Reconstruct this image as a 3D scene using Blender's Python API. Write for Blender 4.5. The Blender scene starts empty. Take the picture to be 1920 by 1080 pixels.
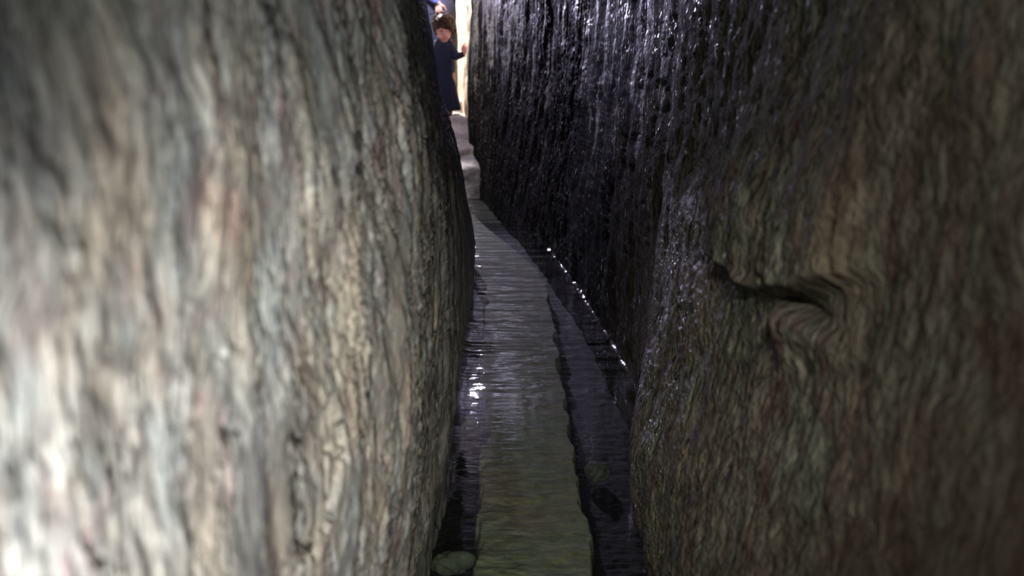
import bpy, bmesh, math, random
import numpy as np
from mathutils import Vector, Matrix, Euler

random.seed(4)
C = bpy.context.scene.collection
scene = bpy.context.scene
PI = math.pi

# ------------------------------------------------------------------ camera
H = 1.10
PITCH = math.atan(432 / 2058)
cam_d = bpy.data.cameras.new('camera')
cam_d.lens = 2058 / 1920 * 36
cam_d.sensor_width = 36
cam_d.clip_start = 0.02
cam = bpy.data.objects.new('camera', cam_d)
cam.location = (0, 0, H)
cam.rotation_euler = (PI / 2 - PITCH, 0, 0)
C.objects.link(cam)
scene.camera = cam
cam_d.dof.use_dof = True
cam_d.dof.focus_distance = 3.6
cam_d.dof.aperture_fstop = 4.0


def at(px, py, Y):
    """world point at horizontal distance Y seen in the photograph at px, py"""
    u = (px - 960) / 2058
    v = (540 - py) / 2058
    dy = math.cos(PITCH) + v * math.sin(PITCH)
    dz = -math.sin(PITCH) + v * math.cos(PITCH)
    t = Y / dy
    return Vector((u * t, Y, H + dz * t))


# ------------------------------------------------------------------ noise
def _hash(ix, iy, seed):
    h = (ix.astype(np.int64) * 374761393 + iy.astype(np.int64) * 668265263 + seed * 1442695041) & 0xFFFFFFFF
    h = ((h ^ (h >> 13)) * 1274126177) & 0xFFFFFFFF
    h = ((h ^ (h >> 16)) * 2246822519) & 0xFFFFFFFF
    return (h ^ (h >> 15)) & 0xFFFF


def perlin(x, y, seed=0):
    x, y = np.broadcast_arrays(np.asarray(x, float), np.asarray(y, float))
    ix, iy = np.floor(x), np.floor(y)
    fx, fy = x - ix, y - iy

    def g(dx, dy):
        a = _hash(ix + dx, iy + dy, seed) * (2 * PI / 65536)
        return np.cos(a) * (fx - dx) + np.sin(a) * (fy - dy)
    ux, uy = fx ** 3 * (fx * (fx * 6 - 15) + 10), fy ** 3 * (fy * (fy * 6 - 15) + 10)
    a = g(0, 0) * (1 - ux) + g(1, 0) * ux
    b = g(0, 1) * (1 - ux) + g(1, 1) * ux
    return 1.5 * (a * (1 - uy) + b * uy)


def fbm(x, y, seed=0, octv=4, gain=0.5):
    s, a, t = 0, 1.0, 0
    for k in range(octv):
        s = s + a * perlin(x * 2.03 ** k, y * 2.03 ** k, seed + 17 * k)
        t += a
        a *= gain
    return s / t


def ridged(x, y, seed=0, octv=3):
    s, a, t = 0, 1.0, 0
    for k in range(octv):
        s = s + a * (1 - np.abs(perlin(x * 2.1 ** k, y * 2.0 ** k, seed + 31 * k)) * 1.6)
        t += a
        a *= 0.5
    return s / t


def sstep(a, b, x):
    t = np.clip((x - a) / (b - a), 0, 1)
    return t * t * (3 - 2 * t)


def pchip(xk, yk, x):
    """smooth monotone interpolation; yk may be 2-D (first axis follows xk)"""
    xk = np.asarray(xk, float)
    yk = np.asarray(yk, float)
    if yk.ndim == 1:
        yk = yk[:, None]
    hh = np.diff(xk)[:, None]
    d = np.diff(yk, axis=0) / hh
    m = np.zeros_like(yk)
    m[0], m[-1] = d[0], d[-1]
    p = d[:-1] * d[1:]
    w1, w2 = 2 * hh[1:] + hh[:-1], hh[1:] + 2 * hh[:-1]
    with np.errstate(divide='ignore', invalid='ignore'):
        m[1:-1] = np.where(p > 0, (w1 + w2) / (w1 / d[:-1] + w2 / d[1:]), 0)
    x = np.clip(np.asarray(x, float), xk[0], xk[-1])
    i = np.clip(np.searchsorted(xk, x) - 1, 0, len(xk) - 2)
    h = hh[i]
    t = ((x - xk[i]) / (xk[i + 1] - xk[i]))[:, None]
    return ((1 + 2 * t) * (1 - t) ** 2 * yk[i] + t * (1 - t) ** 2 * h * m[i]
            + t * t * (3 - 2 * t) * yk[i + 1] + t * t * (t - 1) * h * m[i + 1])


# ------------------------------------------------------------------ mesh helpers
def grid_object(name, P, mat, flip=False, parent=None, smooth=True):
    """P: (n, m, 3) array of points"""
    n, m = P.shape[:2]
    idx = np.arange(n * m).reshape(n, m)
    q = np.stack([idx[:-1, :-1], idx[1:, :-1], idx[1:, 1:], idx[:-1, 1:]], -1).reshape(-1, 4)
    if flip:
        q = q[:, ::-1]
    me = bpy.data.meshes.new(name)
    me.vertices.add(n * m)
    me.vertices.foreach_set('co', np.ascontiguousarray(P, dtype=np.float32).ravel())
    me.loops.add(q.size)
    me.loops.foreach_set('vertex_index', np.ascontiguousarray(q, dtype=np.int32).ravel())
    me.polygons.add(len(q))
    me.polygons.foreach_set('loop_start', np.arange(0, q.size, 4, dtype=np.int32))
    me.polygons.foreach_set('use_smooth', np.full(len(q), smooth))
    me.update(calc_edges=True)
    me.materials.append(mat)
    o = bpy.data.objects.new(name, me)
    C.objects.link(o)
    if parent:
        o.parent = parent
    return o


def mesh_object(name, bm, mat, parent=None, smooth=True):
    me = bpy.data.meshes.new(name)
    bm.to_mesh(me)
    bm.free()
    if smooth:
        me.polygons.foreach_set('use_smooth', np.ones(len(me.polygons), bool))
    me.materials.append(mat)
    o = bpy.data.objects.new(name, me)
    C.objects.link(o)
    if parent:
        o.parent = parent
    return o


def structure(o):
    o['kind'] = 'structure'
    return o


def thing(o, label, cat, group=None):
    o['label'] = label
    o['category'] = cat
    if group:
        o['group'] = group
    return o


# ------------------------------------------------------------------ materials
class NT:
    def __init__(self, name):
        self.m = bpy.data.materials.new(name)
        self.m.use_nodes = True
        self.t = self.m.node_tree
        self.t.nodes.clear()
        self.out = self.n('ShaderNodeOutputMaterial')

    def n(self, kind, **kw):
        nd = self.t.nodes.new(kind)
        for k, v in kw.items():
            setattr(nd, k, v)
        return nd

    def link(self, a, b):
        self.t.links.new(a, b)

    def coord(self, scale=(1, 1, 1), loc=(0, 0, 0), src=None):
        tc = self.n('ShaderNodeTexCoord')
        mp = self.n('ShaderNodeMapping')
        mp.inputs['Scale'].default_value = scale
        mp.inputs['Location'].default_value = loc
        self.link(src or tc.outputs['Object'], mp.inputs['Vector'])
        return mp.outputs['Vector']

    def noise(self, vec, scale, detail=5, rough=0.6, dist=0.0):
        nd = self.n('ShaderNodeTexNoise')
        nd.inputs['Scale'].default_value = scale
        nd.inputs['Detail'].default_value = detail
        nd.inputs['Roughness'].default_value = rough
        nd.inputs['Distortion'].default_value = dist
        self.link(vec, nd.inputs['Vector'])
        return nd.outputs['Fac']

    def ramp(self, fac, stops, interp='LINEAR'):
        r = self.n('ShaderNodeValToRGB')
        r.color_ramp.interpolation = interp
        el = r.color_ramp.elements
        while len(el) < len(stops):
            el.new(0.5)
        for e, (p, c) in zip(el, stops):
            e.position = p
            e.color = (*c, 1) if len(c) == 3 else c
        self.link(fac, r.inputs['Fac'])
        return r.outputs['Color']

    def mix(self, fac, a, b, mode='MIX'):
        x = self.n('ShaderNodeMix', data_type='RGBA', blend_type=mode)
        for sock, v in ((x.inputs['Factor'], fac), (x.inputs[6], a), (x.inputs[7], b)):
            if isinstance(v, (int, float)):
                sock.default_value = v
            elif isinstance(v, tuple):
                sock.default_value = (*v, 1)
            else:
                self.link(v, sock)
        return x.outputs[2]

    def math(self, op, a, b=0.0, clamp=False):
        x = self.n('ShaderNodeMath', operation=op, use_clamp=clamp)
        for sock, v in ((x.inputs[0], a), (x.inputs[1], b)):
            if isinstance(v, (int, float)):
                sock.default_value = v
            else:
                self.link(v, sock)
        return x.outputs[0]

    def rng(self, v, a, b, c, d):
        x = self.n('ShaderNodeMapRange')
        self.link(v, x.inputs['Value'])
        for i, k in enumerate((a, b, c, d)):
            x.inputs[i + 1].default_value = k
        return x.outputs['Result']

    def bump(self, height, dist, strength=1.0, normal=None):
        b = self.n('ShaderNodeBump')
        b.inputs['Distance'].default_value = dist
        b.inputs['Strength'].default_value = strength
        self.link(height, b.inputs['Height'])
        if normal:
            self.link(normal, b.inputs['Normal'])
        return b.outputs['Normal']

    def bsdf(self, color=None, rough=0.6, spec=0.5, normal=None, **kw):
        p = self.n('ShaderNodeBsdfPrincipled')
        for key, v in (('Base Color', color), ('Roughness', rough), ('Specular IOR Level', spec), *kw.items()):
            if v is None:
                continue
            if isinstance(v, (int, float)):
                p.inputs[key].default_value = v
            elif isinstance(v, tuple):
                p.inputs[key].default_value = (*v, 1) if len(v) == 3 else v
            else:
                self.link(v, p.inputs[key])
        if normal:
            self.link(normal, p.inputs['Normal'])
        self.link(p.outputs[0], self.out.inputs['Surface'])
        return p


def rock_left():
    k = NT('dry_chiselled_rock')
    v = k.coord((1, 1, 0.42))
    va = k.coord((1, 1, 0.45), (3, 1, 7))
    v3 = k.coord((1, 1, 0.7), (9, 2, 4))
    base = k.ramp(k.noise(v, 42, 6, 0.65, 0.6), [(0.28, (0.10, 0.092, 0.086)), (0.42, (0.26, 0.246, 0.226)), (0.55, (0.43, 0.412, 0.375)), (0.72, (0.60, 0.575, 0.53))])
    warm = k.ramp(k.noise(va, 9, 4, 0.6, 0.5), [(0.40, (0.92, 0.97, 1.0)), (0.50, (1, 1, 0.96)), (0.63, (1.08, 0.99, 0.87))])
    c = k.mix(1.0, base, warm, 'MULTIPLY')
    red = k.ramp(k.noise(k.coord((1, 1, 0.5), (1, 8, 2)), 16, 5, 0.65, 0.8), [(0.53, (0, 0, 0)), (0.68, (1, 1, 1))])
    c = k.mix(k.math('MULTIPLY', red, 0.7), c, (0.24, 0.13, 0.13))
    blue = k.ramp(k.noise(v3, 12, 4, 0.6, 0.4), [(0.52, (0, 0, 0)), (0.68, (1, 1, 1))])
    c = k.mix(k.math('MULTIPLY', blue, 0.5), c, (0.30, 0.36, 0.37))
    dark = k.ramp(k.noise(k.coord((1, 1, 1), (5, 5, 1)), 3.2, 3, 0.6, 0.5), [(0.45, (0, 0, 0)), (0.70, (1, 1, 1))])
    c = k.mix(k.math('MULTIPLY', dark, 0.55), c, (0.13, 0.125, 0.115))
    h1 = k.noise(k.coord((1, 1, 0.5), (2, 2, 2)), 100, 6, 0.62, 0.7)
    h2 = k.noise(k.coord((1, 1, 0.7)), 330, 4, 0.6)
    nrm = k.bump(h1, 0.006, 0.8)
    nrm = k.bump(h2, 0.0016, 0.7, nrm)
    k.bsdf(c, 0.62, 0.35, nrm)
    return k.m


def rock_right():
    k = NT('wet_dark_rock')
    v = k.coord((0.35, 1, 0.6))
    base = k.ramp(k.noise(v, 30, 7, 0.68, 0.5), [(0.30, (0.035, 0.032, 0.028)), (0.48, (0.115, 0.108, 0.088)), (0.60, (0.19, 0.18, 0.145)), (0.78, (0.32, 0.30, 0.24))])
    grn = k.ramp(k.noise(k.coord((1, 1, 0.6), (4, 1, 1)), 7, 5, 0.6, 0.4), [(0.42, (1.06, 0.93, 0.86)), (0.52, (1, 0.98, 0.93)), (0.64, (0.92, 1.02, 0.95))])
    c = k.mix(1.0, base, grn, 'MULTIPLY')
    red = k.ramp(k.noise(k.coord((1, 1, 0.7), (1, 3, 2)), 10, 5, 0.65, 0.8), [(0.52, (0, 0, 0)), (0.66, (1, 1, 1))])
    c = k.mix(k.math('MULTIPLY', red, 0.65), c, (0.10, 0.05, 0.045))
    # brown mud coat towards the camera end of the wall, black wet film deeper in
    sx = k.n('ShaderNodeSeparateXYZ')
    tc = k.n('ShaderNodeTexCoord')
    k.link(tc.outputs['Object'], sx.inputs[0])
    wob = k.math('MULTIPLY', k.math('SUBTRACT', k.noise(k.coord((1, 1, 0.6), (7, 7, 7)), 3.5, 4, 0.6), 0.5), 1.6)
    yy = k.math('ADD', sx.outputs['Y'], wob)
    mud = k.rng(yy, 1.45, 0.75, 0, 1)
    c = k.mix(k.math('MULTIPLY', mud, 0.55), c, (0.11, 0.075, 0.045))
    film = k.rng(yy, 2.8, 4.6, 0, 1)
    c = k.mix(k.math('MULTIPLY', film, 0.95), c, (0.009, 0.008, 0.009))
    zz = sx.outputs['Z']
    # wet runs: narrow drip tracks coming down from above, plus a soaked apron low on the wall
    drip = k.noise(k.coord((1, 1, 0.10), (6, 2, 9)), 7, 4, 0.6, 0.5)
    blot = k.noise(k.coord((1, 1, 0.7), (3, 3, 3)), 9, 5, 0.65)
    lim = k.math('ADD', zz, k.math('MULTIPLY', k.math('SUBTRACT', blot, 0.5), 2.2))
    high = k.math('MULTIPLY', k.rng(lim, 0.80, 1.40, 0, 1), k.rng(yy, 2.9, 4.4, 0, 1))
    tracks = k.math('MULTIPLY', k.rng(drip, 0.53, 0.60, 0, 1), high)
    drip2 = k.noise(k.coord((1, 1, 0.16), (2, 6, 1)), 4.5, 4, 0.65, 0.4)
    far = k.math('MULTIPLY', k.math('MULTIPLY', k.rng(yy, 8.0, 9.6, 0, 1), k.rng(lim, 1.05, 1.35, 0, 1)), k.rng(drip2, 0.50, 0.58, 0, 1))
    blot2 = k.noise(k.coord((0.4, 1, 0.45), (7, 1, 3)), 7, 5, 0.65)
    lim2 = k.math('ADD', zz, k.math('MULTIPLY', k.math('SUBTRACT', blot2, 0.5), 0.9))
    low = k.math('MULTIPLY', k.rng(k.math('ABSOLUTE', k.math('SUBTRACT', sx.outputs['Y'], 2.55)), 0.25, 0.65, 1, 0), k.rng(lim2, 0.80, 0.62, 0, 1))
    low = k.math('MULTIPLY', low, k.rng(blot2, 0.40, 0.52, 0, 1))
    beads = k.noise(k.coord((1, 1, 0.55), (8, 3, 5)), 26, 4, 0.7, 0.5)
    tracks = k.math('MULTIPLY', tracks, k.rng(beads, 0.40, 0.56, 0.15, 1))
    drops = k.noise(k.coord((0.5, 0.8, 0.8), (4, 4, 2)), 55, 2, 0.5)
    seep = k.math('MULTIPLY', k.math('MULTIPLY', k.rng(blot, 0.46, 0.60, 0, 1), k.rng(drops, 0.60, 0.66, 0, 1)), k.rng(yy, 1.2, 3.0, 0, 1))
    wetm = k.math('MAXIMUM', k.math('MAXIMUM', k.math('MAXIMUM', tracks, low), far), seep)
    rough = k.rng(wetm, 0, 1, 0.75, 0.07)
    rough = k.math('MAXIMUM', rough, k.math('MULTIPLY', low, 0.24))
    spec = k.rng(wetm, 0, 1, 0.004, 1.0)
    h1 = k.noise(k.coord((0.4, 1, 0.45), (2, 2, 2)), 48, 3, 0.5, 0.6)
    h2 = k.noise(k.coord((0.4, 0.8, 0.9)), 120, 2, 0.5)
    calm = k.math('ADD', k.rng(yy, 3.3, 4.3, 1, 0.30), k.math('MULTIPLY', low, 0.9))
    nrm = k.bump(k.math('MULTIPLY', h1, calm), 0.013, 0.9)
    nrm = k.bump(k.math('MULTIPLY', h2, calm), 0.007, 1.0, nrm)
    k.bsdf(c, rough, spec, nrm)
    return k.m


def rock_cream():
    k = NT('pale_cream_rock')
    v = k.coord((1, 1, 0.5))
    c = k.ramp(k.noise(v, 14, 6, 0.65, 0.4), [(0.3, (0.50, 0.38, 0.25)), (0.5, (0.70, 0.56, 0.40)), (0.7, (0.84, 0.73, 0.57))])
    pit = k.ramp(k.noise(k.coord((1, 1, 0.7), (2, 5, 3)), 15, 3, 0.6), [(0.32, (1, 1, 1)), (0.40, (0, 0, 0))])
    c = k.mix(k.math('MULTIPLY', pit, 0.7), c, (0.16, 0.09, 0.05))
    nrm = k.bump(k.noise(v, 40, 6, 0.6), 0.01, 0.6)
    k.bsdf(c, 0.75, 0.3, nrm)
    return k.m


def rock_plain(name, a, b, rough=0.7, scale=18, bump=0.01):
    k = NT(name)
    v = k.coord((1, 1, 1))
    c = k.ramp(k.noise(v, scale, 6, 0.65, 0.4), [(0.3, a), (0.7, b)])
    nrm = k.bump(k.noise(v, scale * 3, 5, 0.6), bump, 0.7)
    k.bsdf(c, rough, 0.3, nrm)
    return k.m


def floor_mat():
    k = NT('channel_floor_painted_shade')
    v = k.coord((0.55, 1, 1))
    c = k.ramp(k.noise(v, 26, 7, 0.7, 0.6), [(0.3, (0.10, 0.10, 0.07)), (0.5, (0.19, 0.185, 0.125)), (0.7, (0.31, 0.30, 0.21))])
    warm = k.ramp(k.noise(k.coord((1, 1, 1), (3, 3, 3)), 6, 3), [(0.4, (1.05, 0.95, 0.82)), (0.6, (0.9, 1.04, 0.95))])
    c = k.mix(1.0, c, warm, 'MULTIPLY')
    # shadow along both walls, painted near black into the low side gullies
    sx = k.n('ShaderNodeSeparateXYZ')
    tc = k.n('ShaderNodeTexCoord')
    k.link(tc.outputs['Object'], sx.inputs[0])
    gully_shade = k.rng(sx.outputs['Z'], -0.105, -0.16, 0, 1)
    c = k.mix(gully_shade, c, (0.010, 0.010, 0.012))
    nrm = k.bump(k.noise(v, 60, 5, 0.6, 0.5), 0.008, 0.7)
    k.bsdf(c, 0.8, 0.15, nrm)
    return k.m


def water_mat():
    k = NT('clear_stream_water')
    nrm = k.bump(k.noise(k.coord((0.35, 1, 1)), 40, 2, 0.5, 0.4), 0.002, 0.4)
    fr = k.n('ShaderNodeFresnel')
    geo = k.n('ShaderNodeNewGeometry')
    k.link(k.rng(geo.outputs['Backfacing'], 0, 1, 1.33, 0.752), fr.inputs['IOR'])
    k.link(nrm, fr.inputs['Normal'])
    tr = k.n('ShaderNodeBsdfTransparent')
    tr.inputs['Color'].default_value = (0.90, 0.93, 0.90, 1)
    gl = k.n('ShaderNodeBsdfGlossy')
    gl.inputs['Roughness'].default_value = 0.03
    gl.inputs['Color'].default_value = (1, 1, 1, 1)
    k.link(nrm, gl.inputs['Normal'])
    mx = k.n('ShaderNodeMixShader')
    k.link(fr.outputs[0], mx.inputs['Fac'])
    k.link(tr.outputs[0], mx.inputs[1])
    k.link(gl.outputs[0], mx.inputs[2])
    k.link(mx.outputs[0], k.out.inputs['Surface'])
    return k.m


def plain(name, col, rough=0.6, spec=0.4, noise_scale=60, var=0.25, **kw):
    k = NT(name)
    f = k.noise(k.coord(), noise_scale, 3)
    c = k.ramp(f, [(0.3, tuple(x * (1 - var) for x in col)), (0.7, tuple(min(1, x * (1 + var)) for x in col))])
    k.bsdf(c, rough, spec, None, **kw)
    return k.m


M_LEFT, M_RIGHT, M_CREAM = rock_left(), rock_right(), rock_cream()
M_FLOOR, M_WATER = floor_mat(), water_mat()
M_CEIL = rock_plain('rough_ceiling_rock', (0.10, 0.09, 0.075), (0.24, 0.22, 0.18))
M_STEP = rock_plain('worn_pale_step_stone', (0.36, 0.31, 0.26), (0.66, 0.60, 0.54), 0.35, 16, 0.006)
M_STONE = rock_plain('greenish_stone', (0.035, 0.042, 0.030), (0.085, 0.10, 0.072), 0.7, 30, 0.004)
M_SKIN = plain('skin', (0.50, 0.23, 0.17), 0.5, 0.4, 30, 0.08)
M_SKIN_SHADED = plain('shaded_skin', (0.17, 0.085, 0.075), 0.6, 0.2, 30, 0.08)  # darker copy of the skin, with the adult's shade put into the colour
M_LIP = plain('lips', (0.42, 0.13, 0.11), 0.45)
M_EYE = plain('eye_white', (0.4, 0.37, 0.34), 0.3, 0.5, 30, 0.02)
M_IRIS = plain('dark_iris', (0.03, 0.018, 0.012), 0.15)
M_NAVY = plain('navy_cloth', (0.014, 0.017, 0.038), 0.85, 0.2, 200, 0.25)
M_NAVY2 = plain('dark_navy_cloth', (0.007, 0.007, 0.019), 0.85, 0.2, 200, 0.25)
M_ROYAL = plain('royal_blue_cloth', (0.012, 0.014, 0.06), 0.8, 0.2, 200, 0.2)
M_SHOE = plain('brown_leather', (0.16, 0.085, 0.045), 0.5)
M_HAIR = plain('brown_hair', (0.034, 0.016, 0.010), 0.6, 0.15, 90, 0.5)

# ------------------------------------------------------------------ tunnel walls
ZK = [-0.45, 0, 0.2, 0.45, 0.7, 0.95, 1.2, 1.5, 2.1, 2.5]
LEFT = {
    -1.6: [-.42, -.40, -.36, -.34, -.33, -.33, -.34, -.36, -.40, -.42],
    -0.5: [-.40, -.38, -.34, -.32, -.31, -.31, -.32, -.34, -.38, -.40],
    0.3: [-.36, -.33, -.30, -.28, -.27, -.265, -.27, -.28, -.33, -.36],
    1.0: [-.31, -.28, -.25, -.22, -.20, -.20, -.215, -.25, -.32, -.35],
    1.45: [-.28, -.25, -.215, -.18, -.16, -.165, -.19, -.235, -.32, -.36],
    1.75: [-.26, -.235, -.20, -.165, -.15, -.15, -.185, -.24, -.33, -.37],
    2.33: [-.24, -.209, -.19, -.175, -.165, -.18, -.215, -.27, -.36, -.40],
    3.0: [-.21, -.188, -.178, -.175, -.180, -.205, -.25, -.30, -.40, -.43],
    4.2: [-.21, -.190, -.180, -.180, -.220, -.285, -.33, -.37, -.46, -.50],
    5.0: [-.20, -.185, -.175, -.208, -.255, -.325, -.36, -.41, -.50, -.54],
    5.5: [-.22, -.205, -.200, -.235, -.285, -.355, -.395, -.44, -.53, -.57],
    6.2: [-.30, -.30, -.30, -.33, -.37, -.44, -.49, -.53, -.62, -.65],
    8.0: [-.78, -.78, -.78, -.79, -.80, -.82, -.86, -.90, -.95, -1.0],
    9.5: [-1.02, -1.02, -1.02, -1.03, -1.04, -1.05, -1.08, -1.1, -1.2, -1.2],
    11.0: [-1.16, -1.16, -1.16, -1.16, -1.17, -1.18, -1.2, -1.24, -1.3, -1.3],
    14.2: [-1.5, -1.5, -1.5, -1.5, -1.5, -1.5, -1.5, -1.5, -1.5, -1.5],
}
RIGHT = {
    -1.6: [.30, .33, .35, .38, .41, .43, .44, .44, .42, .40],
    0.5: [.27, .29, .31, .35, .39, .42, .44, .44, .42, .40],
    1.5: [.26, .28, .30, .34, .38, .41, .43, .44, .43, .41],
    2.33: [.355, .36, .365, .38, .39, .42, .44, .45, .44, .42],
    3.27: [.425, .43, .43, .43, .43, .45, .47, .48, .46, .44],
    5.0: [.33, .34, .35, .37, .40, .42, .44, .45, .44, .42],
    6.8: [.155, .165, .18, .21, .24, .26, .28, .29, .28, .26],
    8.8: [-.11, -.107, -.10, -.08, -.06, -.04, -.03, -.02, -.04, -.05],
    10.2: [-.297, -.297, -.297, -.29, -.285, -.275, -.27, -.265, -.27, -.28],
    10.75: [-.42, -.42, -.422, -.423, -.426, -.424, -.41, -.39, -.38, -.38],
    10.95: [-.40, -.40, -.40, -.40, -.40, -.39, -.38, -.36, -.35, -.35],
}


def wall_x(tab, Y, Z):
    ys = sorted(tab)
    A = pchip(ys, [tab[y] for y in ys], Y)          # (nY, nK)
    return pchip(ZK, A.T, Z).T                        # (nY, nZ)


def y_samples(y0, ynear, y1, n_near, n, n_far_split=5.8, n_far=260):
    a = np.linspace(y0, ynear, n_near, endpoint=False)
    b = 1 / np.linspace(1 / ynear, 1 / n_far_split, n, endpoint=False)
    c = np.linspace(n_far_split, y1, n_far)
    return np.concatenate([a, b, c])


def build_left():
    Y = y_samples(-1.6, 0.42, 14.2, 60, 760, 5.8, 150)
    Z = np.concatenate([np.linspace(-0.42, -0.02, 16, endpoint=False), np.linspace(-0.02, 1.75, 560, endpoint=False), np.linspace(1.75, 2.5, 50)])
    X = wall_x(LEFT, Y, Z)
    YY, ZZ = np.meshgrid(Y, Z, indexing='ij')
    # slow warp so the chisel strokes wander and lean
    lean = 0.62 * sstep(0.75, 1.5, YY) * sstep(0.45, 0.85, ZZ) + 0.08
    wy = YY + 0.06 * fbm(YY * 4, ZZ * 3.2, 5, 3) + lean * (ZZ - 0.6)
    wz = ZZ + 0.05 * fbm(YY * 4, ZZ * 3, 9, 2)
    amp = 0.55 + 0.45 * sstep(-0.3, 0.4, fbm(YY * 2.2, ZZ * 1.8, 77, 3))
    flat = sstep(0.05, 0.35, fbm(YY * 3.0 + 4, ZZ * 2.4, 91, 3))        # smooth patches
    d = 0.020 * fbm(YY * 3.1, ZZ * 2.0, 1, 3)
    d += 0.012 * fbm(wy * 12, wz * 5.5, 2, 3)
    s = ridged(wy * 36, wz * 15, 3, 3)
    q = at(450, 985, 0.87)
    flat = np.maximum(flat, sstep(1.25, 0.8, np.hypot((YY - q.y) / 0.085, (ZZ - q.z) / 0.075) + 0.4 * fbm(YY * 18, ZZ * 14, 43, 3)))
    d += amp * (1 - 0.8 * flat) * 0.010 * (s - 0.6)
    d += amp * (1 - 0.7 * flat) * 0.0055 * fbm(wy * 90, wz * 48, 4, 3)
    # long open cracks
    cr = np.abs(perlin(wy * 9 + 0.7 * fbm(YY * 6, ZZ * 5, 14, 3), wz * 3.0, 21))
    gate = sstep(0.10, 0.35, perlin(YY * 5, ZZ * 3.5, 23))
    d -= 0.013 * gate * sstep(0.045, 0.0, cr)
    cr2 = np.abs(perlin(wy * 21 + fbm(YY * 9, ZZ * 8, 24, 3), wz * 8, 31))
    gate2 = sstep(0.05, 0.35, perlin(YY * 8, ZZ * 5, 33))
    d -= 0.007 * gate2 * sstep(0.06, 0.0, cr2)
    far = 1 - 0.45 * sstep(2.6, 4.5, YY)
    X = X + d * far
    # flaked hollow low on the near face
    c = at(505, 900, 1.05)
    e = np.hypot((YY - c.y) / 0.10, (ZZ - c.z) / 0.075) + 0.35 * fbm(YY * 22, ZZ * 16, 41, 3)
    X -= 0.010 * sstep(1.0, 0.93, e)
    P = np.stack([X, YY, ZZ], -1)
    return structure(grid_object('wall_left', P, M_LEFT, flip=False))


def build_right():
    Y = y_samples(-1.6, 0.55, 10.95, 50, 720, 5.8, 330)
    Z = np.concatenate([np.linspace(-0.42, -0.02, 16, endpoint=False), np.linspace(-0.02, 1.9, 560, endpoint=False), np.linspace(1.9, 2.5, 40)])
    X = wall_x(RIGHT, Y, Z)
    YY, ZZ = np.meshgrid(Y, Z, indexing='ij')
    wy = YY + 0.06 * fbm(YY * 2.6, ZZ * 2.0, 105, 3)
    wz = ZZ + 0.05 * fbm(YY * 4, ZZ * 3, 109, 2)
    d = 0.022 * fbm(YY * 2.6, ZZ * 1.9, 101, 3)
    d += 0.014 * fbm(wy * 8, wz * 5.5, 102, 4)
    amp = 0.5 + 0.5 * sstep(-0.2, 0.4, fbm(YY * 1.8, ZZ * 1.5, 177, 3))
    fade = 0.35 + 0.65 * sstep(1.2, 2.4, YY)
    d += amp * fade * 0.010 * (ridged(wy * 18, wz * 8.0, 103, 3) - 0.6)
    d += 0.005 * fbm(wy * 55, wz * 34, 104, 3)
    X = X - d
    X -= 0.085 * np.exp(-((YY - 2.65) / 0.6) ** 2) * np.exp(-((ZZ - 0.12) / 0.30) ** 2)
    # protruding slab with an undercut lower lip
    def pw(px, py, x=0.40):
        y = x * 2058 / (px - 960) * 0.95
        return at(px, py, y)
    lip = [pw(1330, 470), pw(1400, 505), pw(1430, 535), pw(1490, 545), pw(1545, 540), pw(1600, 525), pw(1720, 510), pw(1900, 500)]
    lip.sort(key=lambda p: p.y)
    ly = np.array([p.y for p in lip])
    lz = np.array([p.z for p in lip])
    zl = np.interp(Y, ly, lz)[:, None] + 0.014 * fbm(YY * 6, ZZ * 0 + 3, 140, 2)
    inside = sstep(-0.014, 0.012, ZZ - zl) * sstep(0.42, 0.02, ZZ - zl)
    inside *= sstep(pw(1640, 400).y, pw(1545, 400).y, YY + 0.25 * (ZZ - 0.8) + 0.02 * fbm(YY * 9, ZZ * 9, 150, 3))
    inside *= sstep(ly[-1] + 0.05, ly[-1] - 0.22, YY) * sstep(ly[0] - 0.1, ly[0] + 0.25, YY)
    X -= 0.045 * inside
    # shelf of rubble under the lip
    s = pw(1490, 590)
    X -= 0.022 * np.exp(-((YY - s.y) / 0.20) ** 2 - ((ZZ - s.z) / 0.028) ** 2)
    u = pw(1490, 555)
    X += 0.030 * np.exp(-((YY - u.y) / 0.13) ** 2 - ((ZZ - u.z) / 0.012) ** 2)
    # rounded lobe left of the slab
    for px, py, r, a in ((1420, 330, 0.055, .016), (1425, 420, 0.06, .018), (1500, 640, .05, .012), (1720, 120, .08, .02), (1850, 400, .05, .018)):
        q = pw(px, py)
        X -= a * np.exp(-(((YY - q.y) / r) ** 2 + ((ZZ - q.z) / r) ** 2) ** 1.4)
    P = np.stack([X, YY, ZZ], -1)
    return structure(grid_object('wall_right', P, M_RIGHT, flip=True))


def build_far():
    """pale rock that turns behind the child and closes the passage"""
    pts = np.array([(-.30, 10.72), (-.41, 10.98), (-.455, 11.15), (-.505, 11.5), (-.58, 12.0), (-.66, 12.6), (-.76, 13.2), (-.98, 13.75), (-1.3, 14.0), (-1.7, 14.1)])
    t = np.linspace(0, 1, len(pts))
    S = np.linspace(0, 1, 320)
    B = pchip(t, pts, S)
    Z = np.linspace(-0.42, 2.5, 300)
    tang = np.gradient(B, axis=0)
    nn = np.stack([-tang[:, 1], tang[:, 0]], -1)
    nn /= np.linalg.norm(nn, axis=1)[:, None]
    SS, ZZ = np.meshgrid(S * 4, Z, indexing='ij')
    d = 0.035 * fbm(SS * 3, ZZ * 2.0, 201, 4) + 0.012 * fbm(SS * 14, ZZ * 6, 203, 3)
    d *= sstep(0, 0.5, SS)
    X = B[:, 0][:, None] + nn[:, 0][:, None] * d
    Yy = B[:, 1][:, None] + nn[:, 1][:, None] * d
    P = np.stack([X, Yy, ZZ], -1)
    a = structure(grid_object('wall_inner', P[:236], M_CREAM, flip=True))
    b = structure(grid_object('wall_back', P[235:], M_CREAM, flip=True))
    return a, b


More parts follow.
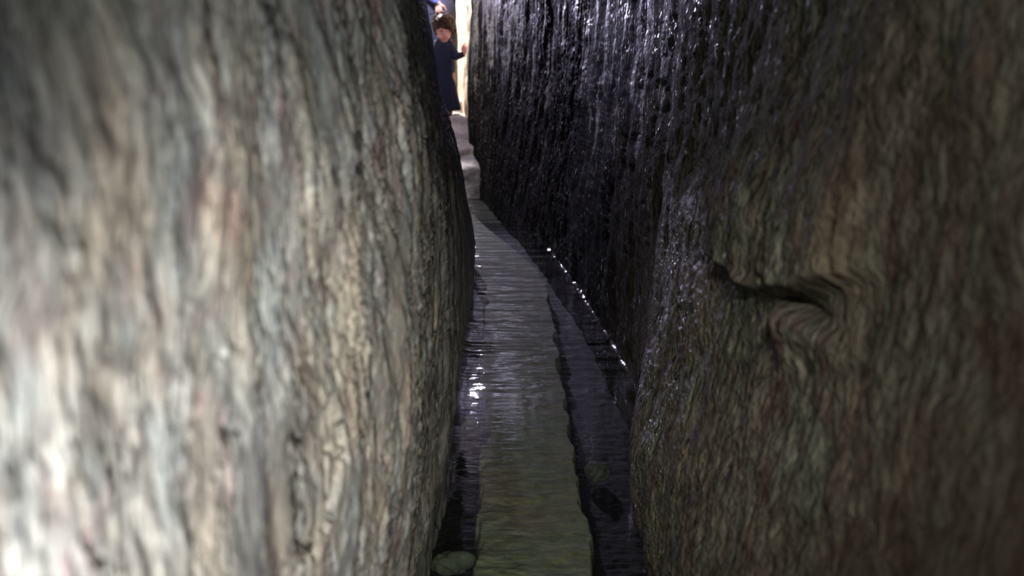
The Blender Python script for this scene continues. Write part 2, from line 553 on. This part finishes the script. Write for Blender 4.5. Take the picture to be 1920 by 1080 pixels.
wl, wr, wb = build_left(), build_right(), build_far()


def base_range(Y):
    l = wall_x(LEFT, Y, np.array([0.0]))[:, 0]
    yr = np.minimum(Y, 10.9)
    r = wall_x(RIGHT, yr, np.array([0.0]))[:, 0]
    return l, r


# ceiling and rear closure (outside the picture, keep the passage dark)
Y = np.linspace(-1.6, 14.2, 240)
l, r = base_range(Y)
S = np.linspace(0, 1, 24)
XX = (l - 0.35)[:, None] * (1 - S) + (r + 0.5)[:, None] * S
YY = np.repeat(Y[:, None], 24, 1)
ZZ = 2.42 + 0.10 * fbm(XX * 2.5, YY * 2.5, 301, 4) + 0.5 * sstep(9.5, 11, YY)*0
structure(grid_object('ceiling', np.stack([XX, YY, ZZ], -1), M_CEIL, flip=False))
gx, gz = np.meshgrid(np.linspace(-.6, .6, 30), np.linspace(-.4, 2.5, 60), indexing='ij')
gy = -1.45 + 0.10 * fbm(gx * 3, gz * 3, 305, 4)
structure(grid_object('wall_front', np.stack([gx, gy, gz], -1), M_CEIL, flip=True))

# ------------------------------------------------------------------ channel floor and stream
Y = np.concatenate([np.linspace(-1.4, 1.2, 60, endpoint=False), 1 / np.linspace(1 / 1.2, 1 / 10.5, 700)])
l, r = base_range(Y)
S = np.linspace(0, 1, 260)
XX = (l - 0.03)[:, None] * (1 - S) + (r + 0.03)[:, None] * S
YY = np.repeat(Y[:, None], 260, 1)
el = -0.095 + 0.022 * fbm(YY * 2.2, YY * 0 + 3, 401, 2) + 0.03 * fbm(YY * 5, XX * 7, 403, 5, 0.6) - 0.035 * sstep(3.3, 4.5, YY)
er = 0.190 + 0.022 * fbm(YY * 2.0, YY * 0 + 8, 411, 2) + 0.03 * fbm(YY * 5, XX * 7, 413, 5, 0.6)
mid = ((r + l) / 2)[:, None]
shift = sstep(5.0, 6.5, YY)
er = er * (1 - shift) + (mid + 0.16) * shift
el = el * (1 - shift) + (mid - 0.2) * shift
bed = sstep(el - 0.008, el + 0.008, XX) * sstep(er + 0.008, er - 0.008, XX)
ZZ = -0.19 + 0.11 * bed + 0.008 * fbm(XX * 9, YY * 16, 421, 4) + 0.004 * fbm(XX * 22, YY * 60, 423, 3)
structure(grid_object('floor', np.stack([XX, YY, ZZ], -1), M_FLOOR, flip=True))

Y = np.concatenate([np.linspace(-1.4, 1.2, 30, endpoint=False), 1 / np.linspace(1 / 1.2, 1 / 3.6, 420, endpoint=False), np.linspace(3.6, 10.35, 1250)])
l, r = base_range(Y)
S = np.linspace(0, 1, 140)
XX = (l - 0.03)[:, None] * (1 - S) + (r + 0.03)[:, None] * S
YY = np.repeat(Y[:, None], 140, 1)
a = 0.0005 + 0.0050 * sstep(3.35, 3.95, YY + 0.12 * fbm(XX * 6, YY * 2, 433, 2))
w = fbm(XX * 3.0 + 0.5 * fbm(XX * 3, YY * 3, 431, 2), YY * 13, 430, 3, 0.45)
edge = (S * (1 - S))[None, :] * (r - l)[:, None]
ZZ = a * w + (0.0085 + 0.006 * perlin(YY * 5, YY * 0)) * np.exp(-np.maximum(np.minimum(XX - l[:, None], r[:, None] - XX), 0) / 0.016)
wat = grid_object('water', np.stack([XX, YY, ZZ], -1), M_WATER, flip=True)
structure(wat)

# ------------------------------------------------------------------ rock-cut stair at the far end
def build_stair():
    bm = bmesh.new()
    rises = [(10.22, 0.13), (10.47, 0.26), (10.72, 0.40), (10.97, 0.525), (11.55, 0.66), (12.5, 0.78)]
    prof = [(10.22, -0.3)]
    z = -0.3
    for k, (y, h) in enumerate(rises):
        prof.append((y, h - 0.02))
        prof.append((y + 0.025, h))
        yn = rises[k + 1][0] if k + 1 < len(rises) else 14.2
        prof.append((yn, h - 0.005))
    X = np.linspace(-1.62, -0.2, 60)
    pr = np.array(prof)
    pr[:, 1] = np.where(pr[:, 0] < 11.2, 0.55 * pr[:, 1] + 0.45 * np.interp(pr[:, 0], [10.15, 10.97], [0.05, 0.525]), pr[:, 1])
    pr[0, 1] = -0.3
    seg = np.concatenate([[0], np.cumsum(np.hypot(*np.diff(pr, axis=0).T))])
    tt = np.linspace(0, seg[-1], 420)
    py_, pz_ = np.interp(tt, seg, pr[:, 0]), np.interp(tt, seg, pr[:, 1])
    XX, TT = np.meshgrid(X, tt, indexing='ij')
    n1 = 0.05 * fbm(XX * 7, TT * 5, 501, 4)
    n2 = 0.035 * fbm(XX * 7, TT * 6, 502, 4)
    bm.free()
    P = np.stack([XX, py_[None, :] + n1 + 0.0 * XX, pz_[None, :] + n2 + 0.03 * perlin(XX * 2.6, py_[None, :] * 3, 507)], -1)
    return structure(grid_object('floor_stair', P, M_STEP, flip=False))


build_stair()

# ------------------------------------------------------------------ stones lying in the stream
def stone(px, py, size, seed, label, zc=-0.07):
    base = at(px, py, 3)
    d = base - cam.location
    t = (zc - H) / d.z
    c = cam.location + d * t
    bm = bmesh.new()
    bmesh.ops.create_icosphere(bm, subdivisions=4, radius=1)
    for v in bm.verts:
        n = v.co.normalized()
        f = 1 + 0.5 * float(fbm(np.array([n.x * 1.4 + seed]), np.array([n.y * 1.4 + n.z]), seed, 3)[0])
        v.co = Vector((n.x * size[0] * f, n.y * size[1] * f, n.z * size[2] * f))
    o = mesh_object('stone', bm, M_STONE)
    o.location = c
    o.rotation_euler.z = seed * 0.7
    return thing(o, label, 'stone', 'stones lying in the stream bed')


stone(1119, 884, (.036, .036, .03), 3, 'round greenish stone in the dark gully beside the right wall', -0.15)
stone(880, 792, (.03, .028, .026), 5, 'small added stone for a piece of lit floor in the dark gully under the left wall, farther up', -0.15)  # added stone, stands in for a piece of lit floor
stone(850, 1055, (.03, .05, .03), 7, 'long added stone for a lit floor fragment at the bottom of the picture under the left wall', -0.15)  # another added stone, in place of a lit fragment of the floor
stone(893, 735, (.042, .03, .03), 11, 'flat stone where the ripples start beside the left wall', -0.14)

# ------------------------------------------------------------------ people
def add_ball(bm, c, r, rot=None, seg=20):
    if isinstance(r, (int, float)):
        r = (r, r, r)
    m = Matrix.Translation(Vector(c)) @ (rot.to_matrix().to_4x4() if rot else Matrix()) @ Matrix.Diagonal((*r, 1))
    bmesh.ops.create_uvsphere(bm, u_segments=seg, v_segments=seg // 2 + 2, radius=1, matrix=m)


def add_limb(bm, a, b, ra, rb, n=14):
    a, b = Vector(a), Vector(b)
    L = (b - a).length
    q = (b - a).to_track_quat('Z', 'Y')
    m = Matrix.Translation((a + b) / 2) @ q.to_matrix().to_4x4()
    bmesh.ops.create_cone(bm, cap_ends=True, segments=n, radius1=ra, radius2=rb, depth=L, matrix=m)
    add_ball(bm, a, ra, seg=n)
    add_ball(bm, b, rb, seg=n)


def add_loft(bm, rings, n=28, sq=1.0):
    """rings: (centre, rx, ry); closed at both ends"""
    rows = []
    for c, rx, ry in rings:
        rows.append([bm.verts.new((c[0] + rx * math.cos(2 * PI * k / n), c[1] + ry * math.sin(2 * PI * k / n), c[2])) for k in range(n)])
    for a, b in zip(rows[:-1], rows[1:]):
        for k in range(n):
            bm.faces.new((a[k], a[(k + 1) % n], b[(k + 1) % n], b[k]))
    bm.faces.new(list(reversed(rows[0])))
    bm.faces.new(rows[-1])


def fuse(name, bm, mat, parent, voxel, smooth=6, factor=0.5):
    """one continuous surface grown from overlapping volumes"""
    me = bpy.data.meshes.new(name)
    bm.to_mesh(me)
    bm.free()
    tmp = bpy.data.objects.new(name + '_volume', me)
    C.objects.link(tmp)
    rm = tmp.modifiers.new('fuse', 'REMESH')
    rm.mode = 'VOXEL'
    rm.voxel_size = voxel
    sm = tmp.modifiers.new('soft', 'SMOOTH')
    sm.iterations = smooth
    sm.factor = factor
    dg = bpy.context.evaluated_depsgraph_get()
    out = bpy.data.meshes.new_from_object(tmp.evaluated_get(dg))
    bpy.data.objects.remove(tmp)
    bpy.data.meshes.remove(me)
    out.name = name
    out.polygons.foreach_set('use_smooth', np.ones(len(out.polygons), bool))
    out.materials.clear()
    out.materials.append(mat)
    o = bpy.data.objects.new(name, out)
    C.objects.link(o)
    if parent:
        o.parent = parent
    return o


def add_hand(bm, wrist, direction, palm_n, s, curl=0.35, side=1):
    """palm, four unequal bent fingers and a thumb from the side of the palm"""
    d = Vector(direction).normalized()
    n = (Vector(palm_n) - d * Vector(palm_n).dot(d)).normalized()   # way the palm faces
    w = d.cross(n) * side                                           # towards the thumb
    W = Vector(wrist)
    L = 0.082 * s
    for k in (-1.5, -0.5, 0.5, 1.5):
        add_limb(bm, W + w * k * 0.009 * s, W + d * L * 0.98 + w * k * 0.020 * s, 0.013 * s, 0.011 * s, 10)
    for k, ln in ((-1.5, 0.058), (-0.5, 0.074), (0.5, 0.082), (1.5, 0.074)):
        p = W + d * L + w * k * 0.0205 * s
        dirv = (d + w * k * 0.06).normalized()
        ang = 0.25
        for seg, r in ((0.45, 0.0088), (0.30, 0.0080), (0.25, 0.0070)):
            v = (dirv * math.cos(ang) + n * math.sin(ang)).normalized()
            e = p + v * ln * s * seg
            add_limb(bm, p, e, r * s, r * 0.92 * s, 8)
            p = e
            ang += curl
    p = W + d * 0.022 * s + w * 0.030 * s
    for v, ln, r in (((d * 0.55 + w * 0.8 + n * 0.25), 0.034, 0.0125), ((d * 0.85 + w * 0.42 + n * 0.35), 0.030, 0.0105), ((d + w * 0.1 + n * 0.4), 0.024, 0.009)):
        e = p + v.normalized() * ln * s
        add_limb(bm, p, e, r * s, r * 0.9 * s, 8)
        p = e


def head_shapes(bm, T, k):
    """skull, jaw, cheeks, nose, brow, ears; local head faces -Y, centre at origin, k = scale"""
    def b(c, r):
        add_sub(bm, T, c, r, k)
    b((0, 0.008, 0.022), (0.068, 0.082, 0.078))
    b((0, -0.020, -0.030), (0.058, 0.060, 0.066))
    b((0, -0.048, -0.072), (0.026, 0.026, 0.022))
    b((0.030, -0.048, -0.032), (0.028, 0.028, 0.028))
    b((-0.030, -0.048, -0.032), (0.028, 0.028, 0.028))
    b((0, -0.082, -0.028), (0.0125, 0.016, 0.012))
    b((0, -0.074, -0.010), (0.008, 0.012, 0.022))
    b((0.026, -0.066, 0.020), (0.024, 0.014, 0.008))
    b((-0.026, -0.066, 0.020), (0.024, 0.014, 0.008))
    b((0, -0.070, -0.052), (0.020, 0.012, 0.010))
    for s in (-1, 1):
        b((s * 0.070, 0.012, -0.008), (0.009, 0.018, 0.028))


def add_sub(bm, T, c, r, k, seg=22):
    m = T @ Matrix.Translation(Vector(c) * k) @ Matrix.Diagonal((r[0] * k, r[1] * k, r[2] * k, 1))
    bmesh.ops.create_uvsphere(bm, u_segments=seg, v_segments=seg * 2 // 3, radius=1, matrix=m)


def face_parts(T, k, parent):
    for s in (-1, 1):
        bm = bmesh.new()
        add_sub(bm, T, (s * 0.027, -0.0665, 0.004), (0.0125, 0.010, 0.0085), k)
        e = mesh_object('eye', bm, M_EYE, parent)
        bm = bmesh.new()
        add_sub(bm, T, (s * 0.027 - 0.002, -0.0745, 0.002), (0.0058, 0.0035, 0.0058), k)
        mesh_object('iris', bm, M_IRIS, e)
        bm = bmesh.new()
        add_sub(bm, T, (s * 0.028, -0.077, 0.026), (0.018, 0.006, 0.0035), k)
        mesh_object('eyebrow', bm, M_HAIR, parent)
    bm = bmesh.new()
    add_sub(bm, T, (0, -0.080, -0.048), (0.018, 0.007, 0.0042), k)
    add_sub(bm, T, (0, -0.079, -0.056), (0.015, 0.007, 0.0050), k)
    mesh_object('lips', bm, M_LIP, parent)


def build_child():
    Yc = 11.20
    foot = at(835, 213, Yc)
    root = bpy.data.objects.new('person', None)
    root.location = (foot.x, Yc, 0.535)
    C.objects.link(root)
    thing(root, 'small child in a long navy dress, head bowed, one hand raised to the pale rock', 'person')
    R = Vector(root.location)

    def L(px, py, dy=0.0):
        return at(px, py, Yc + dy) - R
    # key joints from the photograph
    hip = Vector((0, 0, 0.40))
    neck = L(834, 76)
    headc = L(832, 54, -0.05)
    shR, shL = L(844, 80), L(820, 80)
    elbow, wrist = L(856, 106, -0.04), L(869, 102, -0.10)
    k = 1.12
    T = Matrix.Translation(headc) @ Euler((0.62, -0.10, -0.55), 'XYZ').to_matrix().to_4x4()
    bm = bmesh.new()
    head_shapes(bm, T, k)
    add_limb(bm, neck - Vector((0, 0, .06)), headc - Vector((0, 0, .05)), .036, .036)
    add_loft(bm, [((0, 0, .34), .075, .06), ((0, 0, .42), .090, .070), ((0, 0, .52), .080, .064), ((0, 0, .63), .092, .066), (tuple(neck - Vector((0, 0, .03))), .060, .045)])
    add_limb(bm, shR, elbow, .032, .026)
    add_limb(bm, elbow, wrist, .026, .018)
    hd = (L(874, 86, -0.10) - wrist).normalized()
    add_hand(bm, wrist + hd * 0.005, hd, (0.7, 0.8, -0.1), 0.92, 0.22, side=1)
    el2, wr2 = L(812, 108, -0.02), L(812, 130, -0.06)
    add_limb(bm, shL, el2, .032, .026)
    add_limb(bm, el2, wr2, .026, .018)
    add_hand(bm, wr2, (0.05, -0.1, -1), (1, 0, 0), 0.72, 0.3, side=-1)
    for s in (-1, 1):
        kx = s * 0.048
        add_limb(bm, (kx, 0, .38), (kx, -.01, .21), .058, .042)
        add_limb(bm, (kx, -.01, .21), (kx, .005, .05), .042, .026)
        add_limb(bm, (kx, .005, .03), (kx, -.07, .02), .024, .018)
    fuse('body', bm, M_SKIN, root, 0.0042, 3)
    face_parts(T, k, root)
    # dress
    bm = bmesh.new()
    def off(px, py):
        return L(px, py)
    add_loft(bm, [((0.004, 0, .045), .150, .125), ((0.004, 0, .07), .150, .125), ((-.006, 0, .20), .132, .110), ((-.012, 0, .34), .112, .095), ((-.014, 0, .46), .100, .084), ((-.012, 0, .58), .104, .082), ((-.010, 0, .67), .098, .074), (tuple(neck + Vector((0, 0, .005))), .052, .046)], 40)
    add_limb(bm, shR - Vector((.008, 0, .012)), elbow, .046, .038)
    add_limb(bm, elbow, wrist - (wrist - elbow).normalized() * .012, .038, .030)
    add_limb(bm, shL + Vector((.008, 0, -.012)), el2, .046, .038)
    add_limb(bm, el2, wr2 + Vector((0, 0, .02)), .038, .030)
    dr = fuse('dress', bm, M_NAVY, root, 0.006, 4)
    co = np.empty(len(dr.data.vertices) * 3)
    dr.data.vertices.foreach_get('co', co)
    co = co.reshape(-1, 3)
    ang = np.arctan2(co[:, 1], co[:, 0])
    amp = 0.006 * sstep(.45, .05, co[:, 2])
    co[:, :2] *= (1 + (amp / 0.12 * np.sin(ang * 9 + 2 * np.sin(ang * 2))))[:, None]
    dr.data.vertices.foreach_set('co', co.ravel())
    dr.data.update()
    # hair: curly bob with locks
    bm = bmesh.new()
    rnd = random.Random(8)
    add_sub(bm, T, (0, 0.022, 0.040), (0.086, 0.090, 0.082), k)
    add_sub(bm, T, (0, 0.052, -0.010), (0.078, 0.062, 0.092), k)
    for i in range(320):
        a = rnd.uniform(0, 2 * PI)
        zz = rnd.uniform(-0.085, 0.122)
        rr = 0.096 * math.sqrt(max(0.05, 1 - ((zz - 0.01) / 0.125) ** 2))
        x, y = rr * math.sin(a), rr * math.cos(a) + 0.022
        if y < -0.028 and zz < 0.052:
            continue
        add_sub(bm, T, (x, y, zz), (rnd.uniform(.008, .014), rnd.uniform(.008, .014), rnd.uniform(.014, .026)), k, 8)
    hr = fuse('hair', bm, M_HAIR, root, 0.004, 1)
    for s in (-1, 1):
        bm = bmesh.new()
        kx = s * 0.048
        add_limb(bm, (kx, .008, .030), (kx, -.080, .024), .030, .024)
        add_ball(bm, (kx, -.085, .026), (.032, .038, .024))
        fuse('shoe', bm, M_SHOE, root, 0.005, 2)
    return root


def build_adult():
    Yc = 12.05
    root = bpy.data.objects.new('person', None)
    p = at(823, 100, Yc)
    root.location = (p.x, Yc, 0.665)
    C.objects.link(root)
    thing(root, 'adult in dark blue clothes standing behind the child, head out of view', 'person')
    R = Vector(root.location)

    def L(px, py, dy=0.0):
        return at(px, py, Yc + dy) - R
    shz = 1.40
    headc = Vector((0, -0.01, 1.60))
    T = Matrix.Translation(headc) @ Euler((0.25, 0, -0.15), 'XYZ').to_matrix().to_4x4()
    k = 1.32
    hand = L(822, 9, -0.20)
    wr = hand + Vector((0, 0.01, 0.02))
    elR = Vector((-.20, -.02, 1.14))
    shR, shL = Vector((-.165, 0, shz)), Vector((.165, 0, shz))
    elL, wrL = Vector((.175, .12, 1.12)), Vector((.13, .06, .92))
    bm = bmesh.new()
    head_shapes(bm, T, k)
    add_limb(bm, (0, 0, 1.38), (0, 0, 1.53), .055, .052)
    add_loft(bm, [((0, 0, .82), .145, .11), ((0, 0, .92), .16, .12), ((0, 0, 1.08), .13, .095), ((0, 0, 1.25), .155, .105), ((0, 0, 1.38), .15, .085), ((0, 0, 1.44), .07, .06)])
    add_limb(bm, shR, elR, .05, .04)
    add_limb(bm, elR, wr, .04, .027)
    add_limb(bm, shL, elL, .05, .04)
    add_limb(bm, elL, wrL, .04, .027)
    add_hand(bm, wr, (0.05, -.1, -1), (0.3, 1, 0), 1.0, 0.3, side=1)
    add_hand(bm, wrL, (0, -.05, -1), (-1, 0, 0), 1.0, 0.3, side=-1)
    for s in (-1, 1):
        add_limb(bm, (s * .085, 0, .86), (s * .085, -.01, .46), .085, .055)
        add_limb(bm, (s * .085, -.01, .46), (s * .085, .01, .08), .055, .036)
        add_limb(bm, (s * .085, .01, .04), (s * .085, -.14, .03), .036, .028)
    fuse('body', bm, M_SKIN_SHADED, root, 0.0065, 3)
    face_parts(T, k, root)
    bm = bmesh.new()
    add_loft(bm, [((0, 0, .88), .174, .142), ((0, 0, .98), .170, .136), ((0, 0, 1.10), .155, .115), ((0, 0, 1.26), .175, .122), ((0, 0, 1.38), .17, .10), ((0, 0, 1.46), .075, .068)])
    fuse('jacket', bm, M_NAVY2, root, 0.008, 3)
    for a, e, w_ in ((shR, elR, wr), (shL, elL, wrL)):
        bm = bmesh.new()
        add_limb(bm, a, e, .066, .055)
        add_limb(bm, e, w_ + (e - w_).normalized() * .02, .055, .040)
        fuse('sleeve', bm, M_ROYAL, root, 0.008, 3)
    bm = bmesh.new()
    add_loft(bm, [((0, 0, .09), .168, .15), ((0, 0, .12), .168, .15), ((0, 0, .5), .172, .145), ((0, 0, .85), .178, .14), ((0, 0, .96), .165, .125)])
    fuse('skirt', bm, M_NAVY2, root, 0.009, 3)
    bm = bmesh.new()
    add_sub(bm, T, (0, .018, .036), (.078, .086, .080), k)
    add_sub(bm, T, (0, .045, -.01), (.07, .055, .085), k)
    fuse('hair', bm, M_HAIR, root, 0.008, 2)
    for s in (-1, 1):
        bm = bmesh.new()
        add_limb(bm, (s * .085, .02, .042), (s * .085, -.13, .034), .042, .034)
        add_ball(bm, (s * .085, -.15, .034), (.044, .06, .032))
        fuse('shoe', bm, M_SHOE, root, 0.007, 2)
    return root


build_child()
build_adult()

# ------------------------------------------------------------------ lights
def lamp(name, kind, loc, power, color, radius=0.02, aim=None, cone=None, blend=1.0):
    d = bpy.data.lights.new(name, kind)
    d.energy = power
    d.color = color
    d.shadow_soft_size = radius
    o = bpy.data.objects.new(name, d)
    o.location = loc
    if aim is not None:
        o.rotation_euler = (Vector(aim) - Vector(loc)).to_track_quat('-Z', 'Y').to_euler()
    if kind == 'SPOT':
        d.spot_size = math.radians(cone)
        d.spot_blend = blend
    C.objects.link(o)
    return o


# torch held low beside the camera, pointing along the left wall
lamp('hand_torch', 'SPOT', (-0.03, -0.20, 0.78), 116, (1.0, 0.985, 0.98), 0.02, aim=(-0.26, 0.56, 0.685), cone=62, blend=1.0)
# head lamp: a narrow beam down the channel; then a separate fill lamp added to brighten the right wall
lamp('head_lamp', 'SPOT', (0.04, -0.25, 1.42), 115, (1.0, 0.98, 0.86), 0.02, aim=(0.06, 2.95, 0.0), cone=32, blend=1.0)
lamp('right_wall_fill', 'SPOT', (-0.02, -0.25, 1.42), 38, (0.90, 0.98, 1.0), 0.02, aim=(0.40, 1.8, 1.17), cone=70, blend=1.0)
# lamp over the stair at the far end
lamp('stair_lamp', 'SPOT', (-0.94, 11.55, 2.30), 420, (0.97, 0.95, 1.0), 0.06, aim=(-0.62, 11.45, 0.6), cone=100, blend=0.4)
lamp('wall_glint_spot', 'SPOT', (-0.90, 11.50, 2.28), 850, (0.74, 0.68, 1.0), 0.07, aim=(0.2, 5.0, 1.2), cone=60, blend=0.5)  # unseen spot added to raise glints on the wet right wall
lamp('water_glint_lamp', 'POINT', (-0.36, 9.8, 1.76), 26, (0.74, 0.68, 1.0), 0.05)  # unseen lamp added for glitter on the ripples and upper right wall

w = bpy.data.worlds.new('cave_dark')
w.use_nodes = True
w.node_tree.nodes['Background'].inputs[0].default_value = (0.5, 0.55, 0.7, 1)
w.node_tree.nodes['Background'].inputs[1].default_value = 0.004
scene.world = w

scene.view_settings.view_transform = 'Standard'
scene.view_settings.look = 'None'
scene.view_settings.exposure = 0
scene.view_settings.gamma = 1
scene.view_settings.use_curve_mapping = False
scene.cycles.max_bounces = 8
scene.cycles.transparent_max_bounces = 12
scene.cycles.use_denoising = True
scene.cycles.sample_clamp_indirect = 4
